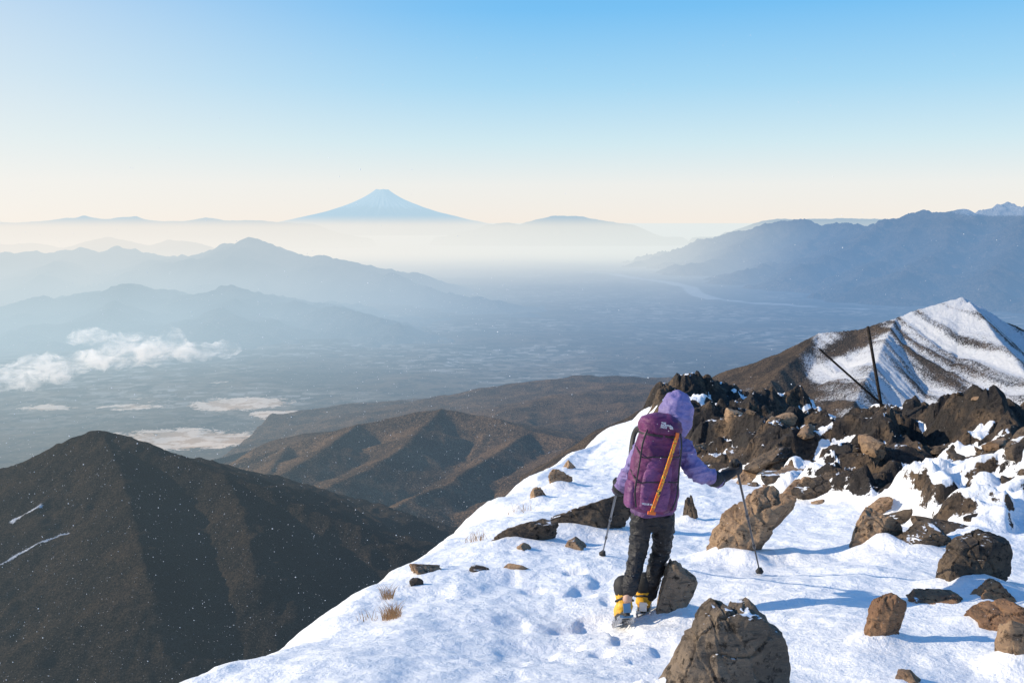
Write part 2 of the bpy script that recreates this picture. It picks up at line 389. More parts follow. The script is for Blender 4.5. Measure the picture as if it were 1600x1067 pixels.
place_rock(1480, 1590, 842, 920, M_ROCK_DARK, "dark boulder at the foot of the outcrop", 158, depth=.8, poly=[(1470, 945), (1484, 890), (1504, 856), (1550, 842), (1588, 856), (1592, 900), (1570, 945)])
place_rock(1334, 1420, 806, 866, M_ROCK_BROWN, "brown boulder at the foot of the outcrop", 163, depth=.8, poly=[(1330, 888), (1340, 838), (1354, 810), (1380, 806), (1420, 834), (1410, 888)])
place_rock(1400, 1505, 826, 864, M_ROCK_DARK, "dark flat boulder at the foot of the outcrop", 167)
place_rock(1066, 1094, 776, 820, M_ROCK_DARK, "dark upright rock beside the path", 171)
place_rock(850, 990, 778, 836, M_ROCK_DARK, "long low dark rock slab in snow", 173, depth=.4, poly=[(840, 856), (864, 816), (925, 792), (980, 778), (992, 800), (945, 856)])
place_rock(765, 868, 820, 852, M_ROCK_DARK, "low dark rock slab on the snow edge", 177, depth=.5, poly=[(756, 866), (790, 834), (835, 820), (868, 824), (855, 866)])
place_rock(812, 852, 822, 840, M_ROCK_ORANGE, "small brown rock in snow", 179)
place_rock(804, 832, 852, 864, M_ROCK_BROWN, "small brown rock in snow", 180)
place_rock(880, 918, 847, 864, M_ROCK_BROWN, "small brown rock in snow", 181)
place_rock(732, 768, 889, 896, M_ROCK_DARK, "small dark rock in snow", 183)
place_rock(784, 832, 886, 900, M_ROCK_BROWN, "small brown rock in snow", 188)
place_rock(636, 692, 886, 900, M_ROCK_BROWN, "brown rock on the snow crest", 191)
place_rock(638, 662, 907, 919, M_ROCK_DARK, "small dark rock in snow", 193)
place_rock(856, 896, 736, 763, M_ROCK_BROWN, "brown rock on the ridge edge", 197)
place_rock(828, 858, 764, 786, M_ROCK_BROWN, "brown rock on the ridge edge", 199)
place_rock(878, 902, 722, 738, M_ROCK_BROWN, "brown rock on the ridge edge", 201)
place_rock(1398, 1444, 1056, 1072, M_ROCK_BROWN, "small brown rock in snow", 203)
place_rock(1240, 1330, 744, 778, M_ROCK_DARK, "dark slab by the outcrop", 211, depth=.5, planes=[(-.4, -.2, .9, .5)])
base = [rock_mesh(300+i, 1, random.uniform(.6, 1), random.uniform(.40, .7), M_ROCK_DARK if i < 6 else M_ROCK_BROWN, 4, rough=.07, cut=(.40, .90), nplanes=11) for i in range(9)]
bx = np.array([random.uniform(2.6, 11.5) for _ in range(3000)]); by = np.array([random.uniform(8.9, 20) for _ in range(3000)])
bz, brk, _ = hfield(bx, by); cnt = 0
for x, y, z, rk in zip(bx, by, bz, brk):
    u = 800+FPX*x/y
    if cnt >= 110: break
    if random.random() > .12+(.35*(.05 < rk < .95)) or u < 1080 or rk < .03: continue
    s = random.choice([.10, .14, .2, .28, .36])*random.uniform(.8, 1.2)
    o = link(bpy.data.objects.new("rock", random.choice(base))); o.scale = (s, s, s*random.uniform(.8, 1.15))
    o.rotation_euler = (random.uniform(-.5, .5), random.uniform(-.5, .5), random.uniform(0, 6.28))
    o.location = (x, y, z-s*.14)
    top(o, "dark weathered boulder dusted with snow on the outcrop", "rock", "boulders of the rocky outcrop"); cnt += 1

ys = np.concatenate([np.linspace(-8, 3.5, 50), 3.6*np.exp(np.linspace(0, math.log(60/3.6), 720))])
xs = np.concatenate([np.linspace(-16, -4, 50)[:-1], np.linspace(-4, 12, 620), np.linspace(12, 30, 60)[1:]])
X, Y = np.meshgrid(xs, ys); Z, RK, DX = hfield(X, Y)
for mx_, my_, ax_, ay_, h_ in MOUNDS:
    sel = (np.abs(X-mx_) < 3*ax_) & (np.abs(Y-my_) < 3*ay_)
    Z[sel] += (h_*np.exp(-((X-mx_)/ax_)**2-((Y-my_)/ay_)**2)*(1+.5*vn(X*4, Y*4, None, 93)))[sel]
def blur(Zi, kx, ky):
    def b1(A, k, ax):
        P_ = np.pad(A, [(k+1, k) if a == ax else (0, 0) for a in (0, 1)], mode='edge'); C_ = np.cumsum(P_, axis=ax)
        n_ = A.shape[ax]; return (np.take(C_, np.arange(2*k+1, 2*k+1+n_), axis=ax)-np.take(C_, np.arange(0, n_), axis=ax))/(2*k+1)
    return b1(b1(Zi, kx, 1), ky, 0)
conc = blur(Z, 14, 5)-Z
low = fbm(X*.8, Y*.8, None, 61, 4)
gy, gx = np.gradient(blur(Z, 1, 1), ys, xs); steep = np.hypot(gx, gy)
rockmask = RK*(.80-.46*sstep(.10, .30, low)-.60*sstep(.02, .12, conc)*sstep(-.45, .15, low))
rockmask = rockmask+.22*sstep(.8, 1.5, steep)*(RK > .2)-.28*sstep(.55, .25, steep)*(RK > .2)
rockmask = np.maximum(rockmask, .62*sstep(.5, 1.2, DX)*(.5+.9*fbm(X*1., Y*1., None, 66, 3)))
o = grid_obj("snowy_ridge_ground", X, Y, Z, M_GROUND, {"rock": rockmask})
fm = (rockmask[:-1, :-1] > .45) & (RK[:-1, :-1] > .5)
o.data.polygons.foreach_set("use_smooth", (~fm).ravel())
top(o, "snow-covered mountain ridge with trodden snow and bare rock", "ground", None, "structure")

# ------------------------------------------------------------ valley floor sheet to the horizon
rr = 60*np.exp(np.linspace(0, math.log(600000/60), 460))
aa = np.concatenate([np.linspace(-.62, .62, 760), np.linspace(.62, 2*math.pi-.62, 160)[1:-1]])
R, A = np.meshgrid(rr, aa, indexing='ij'); X, Y = R*np.sin(A), R*np.cos(A)
def floor_z(X, Y):
    R = np.hypot(X, Y); am = sstep(60000, 15000, R)
    near = sstep(8000, 3500, R)
    return -1400+am*(40*fbm(X/2600, Y/2600, None, 71, 3)+30*ridged(X/1500, Y/1500, None, 75, 3))+near*(180+60*ridged(X/900, Y/900, None, 77, 3))
Z = floor_z(X, Y)
fld = np.zeros_like(X)
for u, v, ru, rv, am_ in [(300, 682, 560, 460, 1.1), (375, 622, 500, 330, 1.0), (500, 654, 480, 260, 1.05), (205, 625, 320, 180, .8), (75, 628, 320, 180, .8), (430, 640, 260, 190, .9), (560, 665, 300, 180, .8), (230, 612, 250, 140, .65), (985, 548, 1300, 500, .4), (760, 520, 1800, 700, .35), (330, 590, 400, 200, .45), (860, 610, 400, 150, .5)]:
    d = ray(u, v); Yc = -1340/d[2]*d[1]; Xc = Yc*d[0]/d[1]
    fld = np.maximum(fld, am_*np.exp(-((X-Xc)/ru)**2-((Y-Yc)/rv)**2))
riv = np.zeros_like(X); rp = []
for u, v in [(900, 425), (960, 430), (1030, 440), (1080, 455), (1130, 468), (1190, 474), (1260, 482), (1330, 486)]:
    d = ray(u, v); Yc = -1400/d[2]*d[1]; rp.append((Yc*d[0]/d[1], Yc))
for a, b in zip(rp[:-1], rp[1:]):
    e = np.array(b)-np.array(a); t_ = np.clip(((X-a[0])*e[0]+(Y-a[1])*e[1])/(e@e), 0, 1)
    riv = np.maximum(riv, np.exp(-(np.hypot(X-a[0]-t_*e[0]+160*np.sin(Y/900), Y-a[1]-t_*e[1])/200)**2))
o = grid_obj("valley_ground", X, Y, Z, mat_valley(), {"field": fld, "river": riv}, wrap=True)
top(o, "hazy wide valley floor with woods, fields and towns", "ground", None, "structure")

# ------------------------------------------------------------ hills and mountains
def mountain(name, label, lines, slope, mat, ext, n=(260, 260), rib=.35, riblen=300, crest=0, seed=0, rough=0, snow=None, extra=None):
    L = np.concatenate(lines); x0, x1 = L[:, 0].min()-ext[0], L[:, 0].max()+ext[1]; y0, y1 = L[:, 1].min()-ext[2], L[:, 1].max()+ext[3]
    X, Y = np.meshgrid(np.linspace(x0, x1, n[0]), np.linspace(y0, y1, n[1]))
    Z = ridge_field(X, Y, lines, slope, rib, riblen, crest, seed)
    Z = Z+rough*(.6*fbm(X/riblen*1.7, Y/riblen*1.7, None, seed+40, 4)+.5*ridged(X/riblen*2.6, Y/riblen*2.6, None, seed+60, 4))
    if extra: Z = Z+extra(X, Y)
    fl = floor_z(X, Y)-60
    Z = np.maximum(Z, fl)
    edge = np.minimum.reduce([(X-x0)/ext[0], (x1-X)/ext[1], (Y-y0)/ext[2], (y1-Y)/ext[3]])
    Z = fl-40+(Z-fl+40)*sstep(0, .12, edge)
    at = {"snow": snow(X, Y, Z)} if snow else None
    o = grid_obj(name, X, Y, Z, mat, at); return top(o, label, "mountain" if "mountain" in name else "hill", None, "structure")

def streak(X, Y, a, b, w):
    e = np.array(b, float)-np.array(a, float); L = np.hypot(*e); t = np.clip(((X-a[0])*e[0]+(Y-a[1])*e[1])/L**2, 0, 1)
    return np.exp(-(np.hypot(X-a[0]-t*e[0], Y-a[1]-t*e[1])/w)**2)
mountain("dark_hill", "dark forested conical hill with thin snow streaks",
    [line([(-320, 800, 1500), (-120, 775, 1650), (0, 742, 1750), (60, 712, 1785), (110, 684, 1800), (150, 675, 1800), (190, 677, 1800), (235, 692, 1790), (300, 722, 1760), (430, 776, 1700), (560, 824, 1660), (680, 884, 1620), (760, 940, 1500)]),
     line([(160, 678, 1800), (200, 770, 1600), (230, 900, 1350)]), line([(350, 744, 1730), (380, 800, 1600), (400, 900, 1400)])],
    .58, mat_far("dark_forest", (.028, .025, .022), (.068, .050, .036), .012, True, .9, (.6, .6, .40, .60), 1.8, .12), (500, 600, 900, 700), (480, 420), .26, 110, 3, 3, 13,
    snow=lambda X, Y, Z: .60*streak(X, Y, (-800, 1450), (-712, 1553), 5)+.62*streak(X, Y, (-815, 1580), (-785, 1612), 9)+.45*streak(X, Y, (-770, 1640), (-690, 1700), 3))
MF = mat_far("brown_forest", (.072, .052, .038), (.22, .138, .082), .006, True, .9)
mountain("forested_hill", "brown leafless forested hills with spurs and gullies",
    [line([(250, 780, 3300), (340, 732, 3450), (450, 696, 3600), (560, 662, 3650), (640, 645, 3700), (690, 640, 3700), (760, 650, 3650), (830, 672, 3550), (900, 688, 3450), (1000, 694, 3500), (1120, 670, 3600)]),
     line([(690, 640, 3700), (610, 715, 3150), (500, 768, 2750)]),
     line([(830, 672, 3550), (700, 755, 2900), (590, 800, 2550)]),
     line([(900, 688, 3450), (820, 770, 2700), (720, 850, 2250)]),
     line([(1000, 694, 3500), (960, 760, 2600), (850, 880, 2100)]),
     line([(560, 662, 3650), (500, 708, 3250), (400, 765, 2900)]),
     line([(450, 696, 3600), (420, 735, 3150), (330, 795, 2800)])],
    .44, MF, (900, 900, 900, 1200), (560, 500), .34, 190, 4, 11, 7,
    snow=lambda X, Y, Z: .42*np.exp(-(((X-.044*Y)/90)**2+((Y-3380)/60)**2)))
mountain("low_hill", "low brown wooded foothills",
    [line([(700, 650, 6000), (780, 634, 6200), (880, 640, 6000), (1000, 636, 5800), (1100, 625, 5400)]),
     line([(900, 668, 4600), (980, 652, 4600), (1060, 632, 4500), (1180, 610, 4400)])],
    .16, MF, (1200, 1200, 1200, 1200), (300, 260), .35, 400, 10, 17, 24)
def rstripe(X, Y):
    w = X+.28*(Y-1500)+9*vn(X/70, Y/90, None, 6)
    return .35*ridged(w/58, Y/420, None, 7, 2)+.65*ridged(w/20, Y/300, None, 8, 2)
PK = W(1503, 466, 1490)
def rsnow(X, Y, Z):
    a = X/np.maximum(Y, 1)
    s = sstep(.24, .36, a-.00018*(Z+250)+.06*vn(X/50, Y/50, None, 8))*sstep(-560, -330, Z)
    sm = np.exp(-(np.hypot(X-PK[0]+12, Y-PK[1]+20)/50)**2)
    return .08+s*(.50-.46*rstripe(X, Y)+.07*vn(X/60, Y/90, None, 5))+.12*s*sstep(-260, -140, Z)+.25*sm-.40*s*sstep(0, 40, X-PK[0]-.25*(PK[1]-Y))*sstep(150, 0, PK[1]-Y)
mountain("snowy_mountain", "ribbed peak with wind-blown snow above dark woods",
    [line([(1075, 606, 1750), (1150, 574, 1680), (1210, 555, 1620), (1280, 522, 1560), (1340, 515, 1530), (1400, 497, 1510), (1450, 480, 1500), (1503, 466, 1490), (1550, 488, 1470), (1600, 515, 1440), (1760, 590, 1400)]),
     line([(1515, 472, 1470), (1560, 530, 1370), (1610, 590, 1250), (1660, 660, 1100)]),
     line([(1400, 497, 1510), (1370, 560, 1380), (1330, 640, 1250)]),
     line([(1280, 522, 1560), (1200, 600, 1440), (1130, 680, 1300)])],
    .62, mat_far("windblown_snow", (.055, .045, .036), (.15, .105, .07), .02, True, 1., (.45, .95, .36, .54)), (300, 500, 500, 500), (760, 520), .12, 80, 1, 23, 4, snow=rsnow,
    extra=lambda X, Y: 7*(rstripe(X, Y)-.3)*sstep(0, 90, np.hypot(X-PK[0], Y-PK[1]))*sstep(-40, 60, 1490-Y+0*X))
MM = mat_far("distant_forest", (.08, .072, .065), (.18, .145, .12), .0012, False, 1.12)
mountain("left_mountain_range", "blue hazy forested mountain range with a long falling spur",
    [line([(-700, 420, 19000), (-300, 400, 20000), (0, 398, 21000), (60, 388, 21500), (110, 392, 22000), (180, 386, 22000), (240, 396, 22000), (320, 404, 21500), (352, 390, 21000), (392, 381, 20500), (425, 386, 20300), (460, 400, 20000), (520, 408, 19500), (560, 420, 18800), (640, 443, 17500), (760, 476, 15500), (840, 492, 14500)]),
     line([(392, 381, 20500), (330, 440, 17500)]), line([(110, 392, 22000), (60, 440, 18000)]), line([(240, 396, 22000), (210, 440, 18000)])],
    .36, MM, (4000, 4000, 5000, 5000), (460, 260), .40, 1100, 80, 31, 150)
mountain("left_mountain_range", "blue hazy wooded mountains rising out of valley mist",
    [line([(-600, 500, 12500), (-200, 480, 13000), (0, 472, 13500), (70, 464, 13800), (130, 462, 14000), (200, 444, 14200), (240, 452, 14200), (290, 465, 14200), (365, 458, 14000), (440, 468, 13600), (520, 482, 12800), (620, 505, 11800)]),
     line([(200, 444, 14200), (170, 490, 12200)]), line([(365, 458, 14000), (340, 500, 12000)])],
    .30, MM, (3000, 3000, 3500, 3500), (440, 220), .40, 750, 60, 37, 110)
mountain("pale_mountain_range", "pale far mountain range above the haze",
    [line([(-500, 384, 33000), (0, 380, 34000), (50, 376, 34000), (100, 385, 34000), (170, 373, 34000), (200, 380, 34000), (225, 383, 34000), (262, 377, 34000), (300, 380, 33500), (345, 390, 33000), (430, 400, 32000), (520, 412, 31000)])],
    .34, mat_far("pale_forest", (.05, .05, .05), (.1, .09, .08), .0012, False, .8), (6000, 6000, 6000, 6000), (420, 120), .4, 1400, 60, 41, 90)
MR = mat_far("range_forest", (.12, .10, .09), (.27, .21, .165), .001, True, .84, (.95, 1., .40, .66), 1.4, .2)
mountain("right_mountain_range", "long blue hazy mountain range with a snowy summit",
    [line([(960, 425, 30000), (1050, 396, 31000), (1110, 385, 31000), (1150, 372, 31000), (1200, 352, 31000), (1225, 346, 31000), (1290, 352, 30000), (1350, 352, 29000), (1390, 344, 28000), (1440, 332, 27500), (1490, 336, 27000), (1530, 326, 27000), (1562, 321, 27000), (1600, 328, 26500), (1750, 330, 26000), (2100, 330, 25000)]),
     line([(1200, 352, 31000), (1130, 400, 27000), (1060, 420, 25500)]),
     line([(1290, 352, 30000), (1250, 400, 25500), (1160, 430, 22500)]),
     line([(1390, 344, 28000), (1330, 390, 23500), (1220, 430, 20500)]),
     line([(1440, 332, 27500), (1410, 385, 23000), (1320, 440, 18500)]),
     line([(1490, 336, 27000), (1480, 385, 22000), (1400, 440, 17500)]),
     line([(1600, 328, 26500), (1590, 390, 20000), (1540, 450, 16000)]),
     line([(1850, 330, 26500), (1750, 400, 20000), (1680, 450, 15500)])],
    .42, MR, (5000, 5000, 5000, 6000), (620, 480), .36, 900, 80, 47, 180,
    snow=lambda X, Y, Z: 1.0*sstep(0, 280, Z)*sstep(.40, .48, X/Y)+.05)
MFAR = mat_far("far_forest", (.07, .065, .06), (.16, .13, .11), .0012, False, .6)
for pts, lab, Yd in [([(760, 351), (790, 349), (815, 350), (835, 343), (862, 337), (900, 337), (932, 342), (962, 348), (990, 351)], "flat-topped blue mountain standing above the haze", 60000),
                     ([(-200, 346), (-60, 345), (40, 347), (90, 344), (110, 341), (130, 337), (158, 342), (212, 339), (240, 345), (285, 345), (322, 340), (350, 343), (410, 345), (450, 348), (490, 350)], "thin low blue hill line above the haze", 55000),
                     ([(1180, 347), (1215, 342), (1280, 341), (1340, 342), (1400, 340), (1500, 345)], "thin far blue ridge on the horizon", 52000)]:
    mountain("far_mountain", lab, [line([(u, v, Yd) for u, v in pts])], .38, MFAR, (3500, 3500, 4000, 4000), (420, 100), .3, 1500, 40, int(pts[0][0])+500, 50)

# the great volcano
C = W(598, 345, 75000); HT = 2330.; nr, na = 160, 360
rad = np.concatenate([[0, 150, 260, 330], np.linspace(380, 13500, nr-4)]); ang = np.linspace(0, 2*math.pi, na, endpoint=False)
R, A = np.meshgrid(rad, ang, indexing='ij'); q_ = np.maximum(R-440, 0)
prof = HT*(.52*np.exp(-q_/1900)+.48*(1-q_/6100))
prof = np.where(R < 440, HT-100*(1-(R/440)**2), prof)
gul = ridged(np.cos(A)*9, np.sin(A)*9, R/4000, 3, 3)*sstep(400, 2500, R)*90+30*vn(np.cos(A)*3, np.sin(A)*3, None, 9)*sstep(0, 360, R)
Zf = np.maximum(prof+gul, -900)
MFU = mat_far("volcano_slope", (.20, .20, .22), (.28, .28, .30), .0008, True, .55, (.5, .6, .4, .7))
o = grid_obj("volcano_mountain", C[0]+R*np.cos(A), C[1]+R*np.sin(A), Zf, MFU, {"snow": sstep(500, 1500, Zf)*.85+.30*ridged(np.cos(A)*16, np.sin(A)*16, R/9000, 13, 2)}, wrap=True)
top(o, "symmetrical snow-capped volcano above a sea of haze", "mountain", None, "structure")

# ------------------------------------------------------------ cloud
def cloud(pts, label, dens, seed):
    e = [(W(u, v, Yd), rx, ry, rz) for u, v, Yd, rx, ry, rz in pts]
    Cc = np.mean([a[0] for a in e], axis=0)
    bm = bmesh.new()
    for c, rx, ry, rz in e:
        bmesh.ops.create_icosphere(bm, subdivisions=3, radius=1, matrix=Matrix.Translation(Vector(c-Cc)) @ Matrix.Diagonal((rx, ry, rz, 1)))
    me = bpy.data.meshes.new("c"); bm.to_mesh(me); bm.free()
    o = link(bpy.data.objects.new("cloud", me)); o.location = Cc
    md = o.modifiers.new("r", 'REMESH'); md.mode = 'VOXEL'; md.voxel_size = 20
    me2 = evaluated(o); o.modifiers.clear(); o.data = me2; co = getco(me2); no = getco(me2, "normal")
    dsp = 40*fbm(co[:, 0]/120, co[:, 1]/120, co[:, 2]/90, seed, 5, .6)+26*ridged(co[:, 0]/70, co[:, 1]/70, co[:, 2]/50, seed+5, 3)
    setco(me2, co+no*dsp[:, None])
    m, t, out = newmat("cloud_vapour"); tc = t.n('ShaderNodeTexCoord').outputs['Object']
    n = t.noise(t.scalevec(tc, (.008, .008, .015)), 1., 7, .72, 1.0)
    v = t.n('ShaderNodeVolumePrincipled'); v.inputs['Color'].default_value = (1, 1, 1, 1); v.inputs['Anisotropy'].default_value = .1
    dn = t.m('MULTIPLY', t.m('POWER', t.step(n, .40, .72), 1.8), dens)
    t.L.new(dn, v.inputs['Density'])
    v.inputs['Emission Color'].default_value = (1., .92, .82, 1)
    t.L.new(t.m('MULTIPLY', dn, .42), v.inputs['Emission Strength'])  # warm self-glow added to the vapour to whiten the cloud
    t.L.new(v.outputs[0], out.inputs['Volume']); m.cycles.volume_step_rate = .25
    me2.materials.clear(); me2.materials.append(m)
    return top(o, label, "cloud", None, "structure")
cloud([(-60, 594, 5200, 230, 130, 50), (15, 590, 5200, 190, 130, 70), (75, 575, 5200, 170, 130, 64), (130, 565, 5200, 150, 120, 56), (185, 555, 5200, 150, 120, 60), (240, 547, 5200, 110, 110, 58), (268, 533, 5200, 70, 80, 50), (300, 548, 5200, 120, 90, 42), (345, 543, 5200, 90, 60, 28), (155, 527, 5300, 160, 80, 28), (205, 531, 5300, 100, 80, 34)],
      "small bright white cloud drifting over the valley", .020, 3)

# ------------------------------------------------------------ lofts
def frames(P):
    P = np.array(P, float); T = np.gradient(P, axis=0); T /= np.linalg.norm(T, axis=1)[:, None]+1e-12
    up = np.array([0, 1., .05]) if abs(T[0][1]) < .8 else np.array([1., 0, 0])
    Us, Vs = [], []
    for t in T:
        u = up-t*np.dot(up, t); u /= np.linalg.norm(u); up = u; Us.append(u); Vs.append(np.cross(t, u))
    return P, T, np.array(Us), np.array(Vs)
def smooth_path(P, R, n=6):
    P = np.array(P, float); R = np.array(R, float); R = R[:, None] if R.ndim == 1 else R
    Q = np.concatenate([P, R], 1); out = []
    for i in range(len(Q)-1):
        a = Q[max(i-1, 0)]; b = Q[i]; c = Q[i+1]; d = Q[min(i+2, len(Q)-1)]
        for k in range(n):
            t = k/n; out.append(.5*((2*b)+(-a+c)*t+(2*a-5*b+4*c-d)*t*t+(-a+3*b-3*c+d)*t**3))
    out.append(Q[-1]); out = np.array(out); return out[:, :3], out[:, 3:]
def tube(P, R, seg=14, n=6, closed=True, roundcap=True):
    P, R = smooth_path(P, R, n); R = np.repeat(R, 2, 1) if R.shape[1] == 1 else R
    if roundcap:
        T0 = P[0]-P[1]; T0 /= np.linalg.norm(T0); T1 = P[-1]-P[-2]; T1 /= np.linalg.norm(T1)
        pre = [(P[0]+T0*R[0].min()*math.sin(a), R[0]*math.cos(a)) for a in (1.45, 1.05, .55)]
        post = [(P[-1]+T1*R[-1].min()*math.sin(a), R[-1]*math.cos(a)) for a in (.55, 1.05, 1.45)]
        P = np.array([p for p, _ in pre]+list(P)+[p for p, _ in post]); R = np.array([r for _, r in pre]+list(R)+[r for _, r in post])
    P, T, U, Vv = frames(P); a = np.linspace(0, 2*math.pi, seg, endpoint=False)
    V = (P[:, None]+U[:, None]*(np.cos(a)[None, :, None]*R[:, None, :1])+Vv[:, None]*(np.sin(a)[None, :, None]*R[:, None, 1:2])).reshape(-1, 3)
    F = [tuple(int(q) for q in f) for f in grid_faces(len(P), seg, True)]
    if closed:
        F.append(tuple(range(seg))[::-1]); k = (len(P)-1)*seg; F.append(tuple(range(k, k+seg)))
    return V, F
def ellipsoid(c, r, rot=None, n=20, m=12, pw=1.0):
    th = np.linspace(.02, math.pi-.02, m); ph = np.linspace(0, 2*math.pi, n, endpoint=False)
    sg = lambda v: np.sign(v)*np.abs(v)**pw
    TH, PH = np.meshgrid(th, ph, indexing='ij')
    V = np.stack([sg(np.sin(TH))*sg(np.cos(PH)), sg(np.sin(TH))*sg(np.sin(PH)), sg(np.cos(TH))], -1).reshape(-1, 3)*np.array(r)
    if rot is not None: V = V@np.array(rot.to_matrix()).T
    F = [tuple(int(q) for q in f) for f in grid_faces(m, n, True)]+[tuple(range(n))[::-1], tuple(range((m-1)*n, m*n))]
    return V+np.array(c), F
def box(c, s, M=None):
    V = np.array([(x, y, z) for x in (-.5, .5) for y in (-.5, .5) for z in (-.5, .5)])*np.array(s)
    if M is not None: V = V@np.array(M.to_3x3()).T
    return V+np.array(c), [(0, 1, 3, 2), (4, 6, 7, 5), (0, 4, 5, 1), (2, 3, 7, 6), (0, 2, 6, 4), (1, 5, 7, 3)]
def join(parts):
    V, F, k = [], [], 0
    for v, f in parts:
        V.append(np.asarray(v)); F += [tuple(i+k for i in q) for q in f]; k += len(v)
    return np.concatenate(V), F
def fused(name, parts, mat, vox=.008, smooth=3, wr=None, post=None):
    V, F = join(parts); bmm = bmesh.new(); me = bpy.data.meshes.new(name); me.from_pydata([tuple(map(float, v)) for v in V], [], F)
    bmm.from_mesh(me); bmesh.ops.recalc_face_normals(bmm, faces=bmm.faces); bmm.to_mesh(me); bmm.free()
    o = link(bpy.data.objects.new(name, me))
    r = o.modifiers.new("r", 'REMESH'); r.mode = 'VOXEL'; r.voxel_size = vox
    s = o.modifiers.new("s", 'SMOOTH'); s.iterations = smooth; s.factor = .5
    me2 = evaluated(o); o.modifiers.clear(); o.data = me2
    co = getco(me2); no = getco(me2, "normal")
    if wr:
        amp, sc, (ax, ay, az), sd = wr
        q = co*sc*np.array([ax, ay, az]); q = q+.5*np.stack([vn(q[:, 0]*.7, q[:, 1]*.7, q[:, 2]*.7, sd+2)]*3, -1)
        rg = 1-2*np.abs(vn(q[:, 0], q[:, 1], q[:, 2], sd)); rg2 = 1-2*np.abs(vn(q[:, 0]*2.1+5, q[:, 1]*2.1, q[:, 2]*2.1, sd+1))
        d = amp*(.8*np.sign(rg)*np.abs(rg)**1.5+.45*rg2-.3)
        co = co+no*d[:, None]
    if post is not None: co = post(co)
    setco(me2, co)
    me2.polygons.foreach_set("use_smooth", [True]*len(me2.polygons))
    me2.materials.clear(); me2.materials.append(mat); return o

# ------------------------------------------------------------ person
YH = 7.15
def H(u, v, d=0.): return W(u, v, YH+d)
def fabric(name, c1, c2, rough=.65, zr=None, ws=(16., .012), dark=None):
    m, t, out = newmat(name); p = t.pos()
    n = t.noise(p, 7., 5, .6); fine = t.noise(p, 160., 3)
    w = t.noise(t.scalevec(p, (1, 1, 2.)), ws[0], 5, .6, .8)
    if zr:
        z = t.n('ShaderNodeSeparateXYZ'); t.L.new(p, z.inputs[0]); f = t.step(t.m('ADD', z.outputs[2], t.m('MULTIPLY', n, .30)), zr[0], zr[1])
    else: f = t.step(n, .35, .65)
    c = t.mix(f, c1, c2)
    if dark: c = t.mix(t.m('MULTIPLY', t.step(t.noise(p, 5., 4, .7, 1.), .50, .62), .6), c, dark)
    t.L.new(bsdf(t, c, rough, t.bump(t.m('ADD', w, t.m('MULTIPLY', fine, .06)), .7, ws[1]), 0, .4), out.inputs[0]); return m
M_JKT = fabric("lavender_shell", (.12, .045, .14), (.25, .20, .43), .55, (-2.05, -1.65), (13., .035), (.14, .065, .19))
M_HOOD = fabric("hood_shell", (.20, .16, .36), (.27, .22, .47), .55, None, (13., .035))
M_TRS = fabric("black_trousers", (.010, .010, .012), (.022, .021, .023), .5, None, (13., .035))
M_PACK = fabric("plum_pack", (.095, .016, .072), (.17, .036, .125), .5, None, (9., .03))
M_PACK2 = fabric("mauve_pack_panel", (.12, .03, .115), (.21, .065, .185), .5, None, (9., .03))
M_BLACK = simple("black_webbing", (.018, .018, .02), .6, bscale=90)
M_GLOVE = fabric("black_glove", (.012, .012, .014), (.03, .03, .033), .7)
M_SKIN = simple("skin", (.55, .33, .24), .5)
M_HAIR = simple("black_hair", (.02, .015, .012), .5)
M_EYE = simple("eye", (.05, .04, .03), .2)
M_YEL = simple("yellow_boot_upper", (.80, .42, .03), .5, bscale=60)
M_RUB = simple("black_rubber", (.02, .02, .02), .7, bscale=80)
M_STEEL = simple("steel", (.45, .45, .46), .35, 1)
M_ORG = simple("orange_plastic", (.80, .16, .02), .45)
M_POLE = simple("black_pole", (.03, .03, .035), .3, .5)
M_WHITE = simple("white_print", (.8, .8, .8), .6, var=.05)

root_loc = H(1000, 970); root_loc[2] = hz(root_loc[0], root_loc[1])
person = empty("person", Vector(root_loc))
top(person, "hiker in lavender hooded jacket and black trousers walking with two poles", "person")

